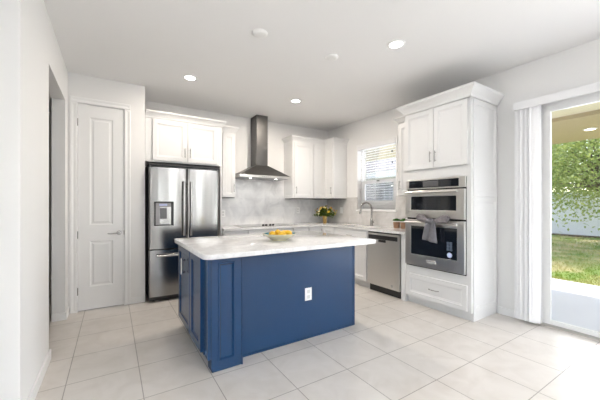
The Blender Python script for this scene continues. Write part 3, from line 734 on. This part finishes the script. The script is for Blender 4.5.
# ------------------------------------------------------------------ small things on the worktop
t = thing('flower_vase', 'bouquet of yellow and cream flowers in an amber vase in the counter corner', 'flowers', (3.56, 4.70, CT))
MB().lathe([(0, 0), (.030, 0), (.034, .01), (.038, .06), (.046, .12), (.052, .14), (.048, .14), (.04, .12), (0, .12)], n=24).build('vase', 'vase', t, True)
rr = random.Random(3)
st = MB(); lf = MB(); heads = {'fyel': MB(), 'fcream': MB(), 'forange': MB()}; pos = []
for k in range(46):
    a = rr.uniform(0, 2*PI); el = rr.uniform(.12, 1.45); R = rr.uniform(.14, .235)
    p = Vector((math.cos(a)*math.cos(el)*R*1.15, math.sin(a)*math.cos(el)*R*.95, .165+math.sin(el)*R*.85-.02)); pos.append(p)
    st.tube([(0, 0, .13), tuple(p*.55+Vector((0, 0, .07))), tuple(p)], .0025, 5)
    for q in range(9):
        d = Vector((rr.gauss(0, 1), rr.gauss(0, 1), rr.gauss(.2, .8))); lf.leaf(p*rr.uniform(.75, .98)+Vector((0, 0, rr.uniform(-.02, .02))), d, (0.1, .2, 1), rr.uniform(.035, .06), .013)
    kind = rr.choice(['fyel', 'fcream', 'fyel', 'fcream', 'fyel', 'fyel', 'fcream', 'fyel', 'forange'])
    if k % 3 != 0:
        h = heads[kind]; nrm = p-Vector((0, 0, .12)); nrm.normalize()
        h.ball(p+nrm*.020, .014, (1, 1, .8), 1)
        ax = nrm.orthogonal().normalized(); bx_ = nrm.cross(ax)
        for q in range(8):
            d = ax*math.cos(q*PI/4)+bx_*math.sin(q*PI/4)+nrm*.55; h.leaf(p+nrm*.016, d, nrm, .026, .010)
for q in range(40):
    a = rr.uniform(0, 2*PI); lf.leaf((.05*math.cos(a), .05*math.sin(a), .15), (math.cos(a), math.sin(a), rr.uniform(-.3, .5)), (0, 0, 1), .10, .016)
st.build('stems', 'stem', t); lf.build('leaves', 'fleaf', t)
heads['fyel'].build('yellow_blossoms', 'fyel', t); heads['fcream'].build('cream_blossoms', 'fcream', t); heads['forange'].build('orange_blossoms', 'forange', t)

def succulent(loc, label, seed, sc):
    rr = random.Random(seed)
    t = thing('potted_succulent', label, 'potted plant', loc, 0, 'potted succulents by the window')
    MB().lathe([(0, 0), (.040, 0), (.043, .004), (.050, .085), (.052, .092), (.046, .092), (.044, .08), (0, .08)], n=24).build('pot', 'pot', t, True)
    MB().lathe([(0, 0), (.044, 0), (.0445, -.004), (0, -.004)], (0, 0, .084), 20).build('soil', 'soil', t)
    b = MB()
    for c in range(7):
        a = c*2*PI/6; r0 = 0 if c == 6 else .03; cx_, cy_ = r0*math.cos(a), r0*math.sin(a)
        for ring, (n, el, L) in enumerate(((9, .25, .036), (8, .7, .034), (5, 1.15, .028))):
            for k in range(n):
                q = 2*PI*k/n+ring*.4+c
                d = Vector((math.cos(q)*math.cos(el), math.sin(q)*math.cos(el), math.sin(el)))
                b.ball(Vector((cx_*.95, cy_*.95, .112+sc*.012*(c == 6)))+d*L*.6, L*.55, (.9, .42, .28), 1, d.to_track_quat('X', 'Z').to_matrix())
    b.build('rosette', 'succ', t, True, auto=False)
succulent((3.70, 3.06, CT), 'succulent in a brown pot on the counter, nearer the faucet', 5, 1)
succulent((3.70, 2.925, CT), 'succulent in a brown pot on the counter, beside the oven cabinet', 9, 1.4)

def wall_plate(label, loc, rz, kind='outlet'):
    t = thing('power_outlet' if kind == 'outlet' else 'light_switch', label, 'outlet' if kind == 'outlet' else 'switch', loc, rz)
    MB().box(-.037, .037, -.006, .0, -.06, .06, .002).build('plate', 'plate', t)
    b = MB()
    if kind == 'outlet':
        for z in (-.023, .023): MB().box(-.016, .016, -.008, -.005, z-.015, z+.015, .002).build('socket', 'outlet_face', t)
    else: b.box(-.016, .016, -.009, -.005, -.033, .033, .002); b.build('rocker', 'plate', t)
wall_plate('white outlet on the marble backsplash right of the cooktop', (3.11, BY-.012, 1.17), 0)
wall_plate('white outlet on the backsplash next to the fridge side', (1.60, BY-.012, 1.13), 0)
wall_plate('white switch on the beige backsplash between flowers and window', (RX-.012, 4.53, 1.17), -PI/2, 'switch')

# ------------------------------------------------------------------ window over the sink with horizontal blind
t = thing('window_1', 'white single-hung window above the kitchen sink', 'window', (RX, WY1, 0), -PI/2, kind='structure')
ww = WY1-WY0; b = MB()
yb = .09
b.box(0, .045, yb, yb+.05, WZ0+.05, WZ1-.05); b.box(ww-.045, ww, yb, yb+.05, WZ0+.05, WZ1-.05); b.box(0, ww, yb, yb+.05, WZ1-.05, WZ1); b.box(0, ww, yb, yb+.05, WZ0, WZ0+.05)
b.build('window_frame', 'trim', t)
b = MB(); yl = .065; zm = 1.72
b.box(.045, .115, yl, yl+.035, WZ0+.05, zm); b.box(ww-.115, ww-.045, yl, yl+.035, WZ0+.05, zm); b.box(.115, ww-.115, yl, yl+.035, WZ0+.05, WZ0+.17); b.box(.115, ww-.115, yl, yl+.035, zm-.06, zm)
sh = b.build('lower_sash', 'trim', t); MB().box(.115, ww-.115, yl+.014, yl+.020, WZ0+.17, zm-.06).build('pane', 'glass', sh)
MB().box(ww/2-.03, ww/2+.03, yl-.012, yl, zm-.03, zm-.005, .003).build('sash_lock', 'chrome', sh)
b = MB(); b.box(.045, .075, yb+.02, yb+.05, zm, WZ1-.05); b.box(ww-.075, ww-.045, yb+.02, yb+.05, zm, WZ1-.05); b.box(.045, ww-.045, yb+.02, yb+.05, zm-.04, zm)
MB().box(.045, ww-.045, yb+.052, yb+.054, WZ0+.05, zm-.02).build('insect_screen', 'screen', t)
us = b.build('upper_sash', 'trim', t); MB().box(.075, ww-.075, yb+.032, yb+.038, zm+.01, WZ1-.05).build('pane', 'glass', us)
b = MB(); b.box(-.02, ww+.02, -.03, .0, WZ0-.02, WZ0, .004); b.box(.001, ww-.001, 0, .09, WZ0-.0, WZ0+.006); b.build('window_sill', 'trim', t)
b = MB(); b.box(-.03, 0, -.008, .0, WZ0, WZ1+.03); b.box(ww, ww+.03, -.008, .0, WZ0, WZ1+.03); b.box(0, ww, -.008, .0, WZ1, WZ1+.03); b.build('casing', 'trim', t)
t = thing('window_blind', 'white horizontal slat blind hung in the sink window', 'blind', (RX, WY1, 0), -PI/2)
MB().box(.006, ww-.006, -.02, .045, WZ1-.075, WZ1-.005, .004).build('valance', 'blind', t)
b = MB(); z = WZ1-.09; k = 0
while z > WZ0+.03:
    a = .10
    vs = [b.bm.verts.new(p) for p in ((.01, -.004, z-.0005), (ww-.01, -.004, z-.0005), (ww-.01, .044, z+.0005), (.01, .044, z+.0005))]
    v2 = [b.bm.verts.new((v.co.x, v.co.y, v.co.z+.0022)) for v in vs]
    b.bm.faces.new(vs); b.bm.faces.new(v2)
    for i in range(4): b.bm.faces.new([vs[i], vs[(i+1) % 4], v2[(i+1) % 4], v2[i]])
    z -= .043
b.build('slats', 'blind', t)
MB().box(.01, ww-.01, -.004, .044, WZ0+.006, WZ0+.022, .003).build('bottom_rail', 'blind', t)
for x in (.12, ww/2, ww-.12):
    b = MB(); b.tube([(x, -.006, WZ0+.01), (x, -.006, WZ1-.07)], .0012, 5); b.build('ladder_cord', 'blind', t)
for x, zt in ((ww-.07, 2.17), (ww-.065, 1.99)):
    c = MB().tube([(x, -.014, zt), (x, -.014, WZ1-.05)], .0012, 5).build('pull_cord', 'blind', t)
    MB().lathe([(0, 0), (.011, .0), (.013, .012), (.006, .035), (0, .036)], (x, -.014, zt-.03), 10).build('cord_tassel', 'darkgrey', c, True)

# ------------------------------------------------------------------ sliding glass door + vertical blinds
t = thing('door_2', 'white framed sliding glass patio door', 'door', (RX, DY1, 0), -PI/2, kind='structure')
L = DY1-DY0; b = MB()
b.box(0, .05, .008, .12, .022, DZ-.04); b.box(L-.05, L, .008, .12, .022, DZ-.04); b.box(0, L, .008, .12, DZ-.04, DZ)
b.build('door_frame', 'trim', t)
b = MB(); b.box(0, L, .02, .13, -.01, .022); b.box(0, L, .045, .055, .022, .035); b.box(0, L, .09, .10, .022, .035); b.build('track', 'steel_h', t)
def sash(x0, x1, y):
    b = MB(); f = .07
    b.box(x0, x0+f, y, y+.035, .03, DZ-.04); b.box(x1-f, x1, y, y+.035, .03, DZ-.04); b.box(x0+f, x1-f, y, y+.035, DZ-.085, DZ-.04); b.box(x0+f, x1-f, y, y+.035, .03, .075)
    o = b.build('sash', 'trim', t); MB().box(x0+f, x1-f, y+.014, y+.020, .075, DZ-.085).build('pane', 'glass', o); return o
sash(.05, L/2+.03, .012); s2 = sash(L/2-.03, L-.05, .06)
t = thing('vertical_blinds', 'white vertical blinds stacked open beside the patio door', 'blinds', (RX, 1.505, 0), -PI/2)
b = MB(); b.box(0, 2.95, -.115, -.105, 2.320, 2.405, .002); b.box(0, .010, -.105, 0, 2.315, 2.394, .002); b.box(0, 2.95, -.105, -.0, 2.394, 2.405); b.build('valance', 'blind', t)
MB().box(.02, 2.92, -.075, -.035, 2.365, 2.394).build('head_rail', 'trim', t)
VA0 = 0.62   # the vanes stand turned a little off the wall plane, overlapping
for k in range(12):
    VA = VA0+.5*math.sin(2.3*k); b = MB(); x = .038+.0142*k; n = 5; r = []
    for j in range(n+1):
        u = j/n-.5; c = .010*(1-4*u*u)
        r.append((x+u*.088*math.cos(VA)+c*math.sin(VA), -.062+u*.088*math.sin(VA)-c*math.cos(VA)))
    q = [[b.bm.verts.new((px, py-d, z)) for px, py in r] for d, z in ((0, .03), (0, 2.37), (.0014, .03), (.0014, 2.37))]
    for j in range(n): b.bm.faces.new([q[0][j], q[0][j+1], q[1][j+1], q[1][j]]); b.bm.faces.new([q[2][j], q[3][j], q[3][j+1], q[2][j+1]])
    for j in (0, n): b.bm.faces.new([q[0][j], q[1][j], q[3][j], q[2][j]])
    b.build('vane', 'blind', t, True)

# ------------------------------------------------------------------ ceiling fixtures
FILL_POWER = 150
def downlight(x, y, label, power):
    t = thing('recessed_light', label, 'ceiling light', (x, y, CZ), 0, 'recessed ceiling lights')
    MB().lathe([(.088, 0), (.088, -.004), (.080, -.010), (.062, -.010), (.060, -.004), (.060, 0)], n=32).build('trim_ring', 'trim', t, True)
    MB().lathe([(0, -.006), (.061, -.006), (.061, -.002), (0, -.002)], n=32).build('lens', 'lampon', t, True)
    d = bpy.data.lights.new('recessed_lamp', 'AREA'); d.shape = 'DISK'; d.size = .11; d.energy = power; d.color = (1, .89, .77) if y > 3 else (1, .98, .95); d.spread = math.radians(180)
    o = bpy.data.objects.new('recessed_lamp', d); COL.objects.link(o); o.parent = t; o.location = (0, 0, -.012)
downlight(.804, 3.79, 'lit round recessed light above the fridge aisle', 10)
downlight(2.325, 3.79, 'lit round recessed light near the range hood', 24)
downlight(2.328, 1.93, 'lit round recessed light above the aisle by the ovens', 6)
for x, y, lab in ((1.133, 2.47, 'unlit white ceiling disc nearer the left wall'), (1.961, 2.465, 'unlit white ceiling disc closer to the ovens')):
    t = thing('smoke_detector', lab, 'smoke detector', (x, y, CZ))
    MB().lathe([(0, -.022), (.045, -.022), (.058, -.018), (.068, -.008), (.070, 0), (0, 0)], n=32).build('cover', 'plate', t, True)

# added uplights behind the viewer, out of view, to brighten the ceiling
for x, y, lab in ((-3.5, -3.5, 'added fill uplight on a pole, behind the viewer at left'), (2.6, -2.6, 'added fill uplight on a pole, behind the viewer at right')):
    t = thing('fill_uplight', lab, 'lamp', (x, y, 0), 0, 'added fill uplights')
    MB().lathe([(0, 0), (.15, 0), (.15, .015), (.03, .03), (0, .03)], n=28).build('base', 'nickel_dark', t, True)
    MB().tube([(0, 0, .02), (0, 0, 1.72)], .012, 12).build('pole', 'nickel_dark', t, True)
    MB().lathe([(.02, 1.70), (.10, 1.74), (.19, 1.83), (.185, 1.83), (.095, 1.75), (.02, 1.715)], n=32).build('shade', 'plate', t, True)
    MB().ball((0, 0, 1.76), .04, (1, 1, 1), 2).build('bulb', 'lampon', t, True)
    d = bpy.data.lights.new('fill_uplight_lamp', 'AREA'); d.shape = 'DISK'; d.size = .3; d.energy = FILL_POWER; d.color = (1, .992, .985); d.spread = math.radians(165)
    o = bpy.data.objects.new('fill_uplight_lamp', d); COL.objects.link(o); o.parent = t; o.location = (0, 0, 1.835); o.rotation_euler = (PI, 0, 0)

# ------------------------------------------------------------------ outdoors
o = MB().box(4.0, 6.65, -6, 14, -.10, -.035).build('patio_slab', 'slab'); struct(o, 'smooth concrete patio slab outside the sliding door', 'patio')
g = MB().box(4.0, 40, -30, 40, -.30, -.085).build('lawn', 'grass'); struct(g, 'sunlit green and straw lawn beyond the patio', 'lawn')
rr = random.Random(11); b = MB()
for k in range(9000):
    d_ = rr.random()**1.6; x = 6.75+10*d_; y = rr.uniform(-.5, 1+.42*x); h = rr.uniform(.03, .07)
    b.leaf((x, y, -.09), (rr.gauss(0, .5), rr.gauss(0, .5), 1), (1, 0, 0), h, .008+.006*d_)
o = b.build('grass_blades', 'grass'); tag(o, 'short grass growing on the lawn behind the patio', 'grass', None, 'stuff')
b = MB(); b.box(4.0, 5.95, -6, 3.0, 2.66, 2.85); b.box(4.0, 7.0, 3.0, 14, 2.66, 2.85); 
o = b.build('patio_ceiling', 'soffit_l'); struct(o, 'cream inner ceiling of the covered patio', 'patio ceiling')
o = MB().box(5.95, 8.15, -6, 2.9, 2.60, 2.85).build('patio_ceiling', 'soffit'); struct(o, 'tan outer ceiling of the covered patio', 'patio ceiling')
t = thing('patio_light', 'round recessed light in the tan patio ceiling', 'ceiling light', (7.02, 1.65, 2.60))
MB().lathe([(.095, 0), (.095, -.006), (.07, -.012), (.065, 0)], n=28).build('trim_ring', 'trim', t, True); MB().lathe([(0, -.008), (.068, -.008), (.068, 0), (0, 0)], n=28).build('lens', 'lampon', t, True)
b = MB(); fx = 17.2
for k in range(24): b.box(fx-.01, fx+.02, -8+1.8*k, -8+1.8*k+1.68, -.05, 1.85)
t = thing('vinyl_fence', 'pale vinyl privacy fence along the end of the lawn', 'fence', (0, 0, 0)); b.build('panels', 'fence', t)
b = MB()
for k in range(25): b.box(fx-.05, fx+.06, -8+1.8*k-.12, -8+1.8*k, -.1, 1.95)
b.build('posts', 'fence', t)
o = MB().box(fx-.6, fx-.06, -8, 30, -.1, -.04).build('mulch_bed', 'mulch'); tag(o, 'thin dark mulch strip along the foot of the pale fence', 'mulch', None, 'structure')
def tree(name, label, x, y, cz, rx, rz_, n, lm, seed, h0, ls):
    rr = random.Random(seed); t = thing(name, label, 'tree', (x, y, -.09), 0, 'trees by the fence')
    b = MB(); b.tube([(0, 0, 0), (.05, .02, h0*.6), (.0, .05, cz*.8)], [.17, .14, .09], 10)
    tips = []
    for k in range(34):
        a = rr.uniform(0, 2*PI); e = rr.uniform(-.75, 1.2); r = rr.uniform(.45, .95)
        p = Vector((rx*r*math.cos(a)*math.cos(e), rx*r*math.sin(a)*math.cos(e), cz+rz_*r*math.sin(e))); tips.append(p)
        b.tube([(0, .05, cz*.62), tuple(Vector((0, 0, cz*.75))*.5+p*.5), tuple(p)], [.05, .03, .012], 5)
    b.build('trunk', 'bark', t); f = MB()
    for k in range(n):
        c = rr.choice(tips); s_ = rx*.24
        p = c+Vector((rr.gauss(0, s_), rr.gauss(0, s_), rr.gauss(0, s_*.75)))
        f.leaf(p, (rr.gauss(0, 1), rr.gauss(0, 1), rr.gauss(-.2, .7)), (rr.gauss(0, .4), rr.gauss(0, .4), 1), rr.uniform(.6, 1.3)*ls, ls*.3)
    f.build('foliage', lm, t)
tree('oak_tree', 'leafy yellow-green oak tree with low branches in front of the pale fence', 13.9, 2.7, 2.75, 3.0, 1.75, 22000, 'leafB', 4, 1.6, .12)
tree('oak_tree', 'darker green tree rising behind the pale fence', 22.3, 6.6, 3.9, 2.7, 2.3, 9000, 'leafA', 8, 1.6, .2)
# neighbour house seen through the blind
t = thing('neighbor_house', 'grey house with white eave seen through the window blind', 'house', (10.8, 8.4, -.1))
MB().box(0, 6, 0, 9, 0, 2.6).build('walls', 'housewall', t)
b = MB(); b.box(-.5, 6.4, -.5, 9.5, 2.6, 2.9); b.build('eave', 'trim', t)
b = MB(); frustum(b, (-.55, 6.45, -.55, 9.55, 2.9), (2.8, 3.2, 3.5, 6, 4.3)); b.build('roof', 'roof', t)
for y in (1.2, 3.2, 5.6):
    fr = MB().box(-.06, 0, y, y+1.1, .9, 2.2).build('window', 'trim', t); MB().box(-.075, -.05, y+.08, y+1.02, .98, 2.12).build('pane', 'midgrey', fr)
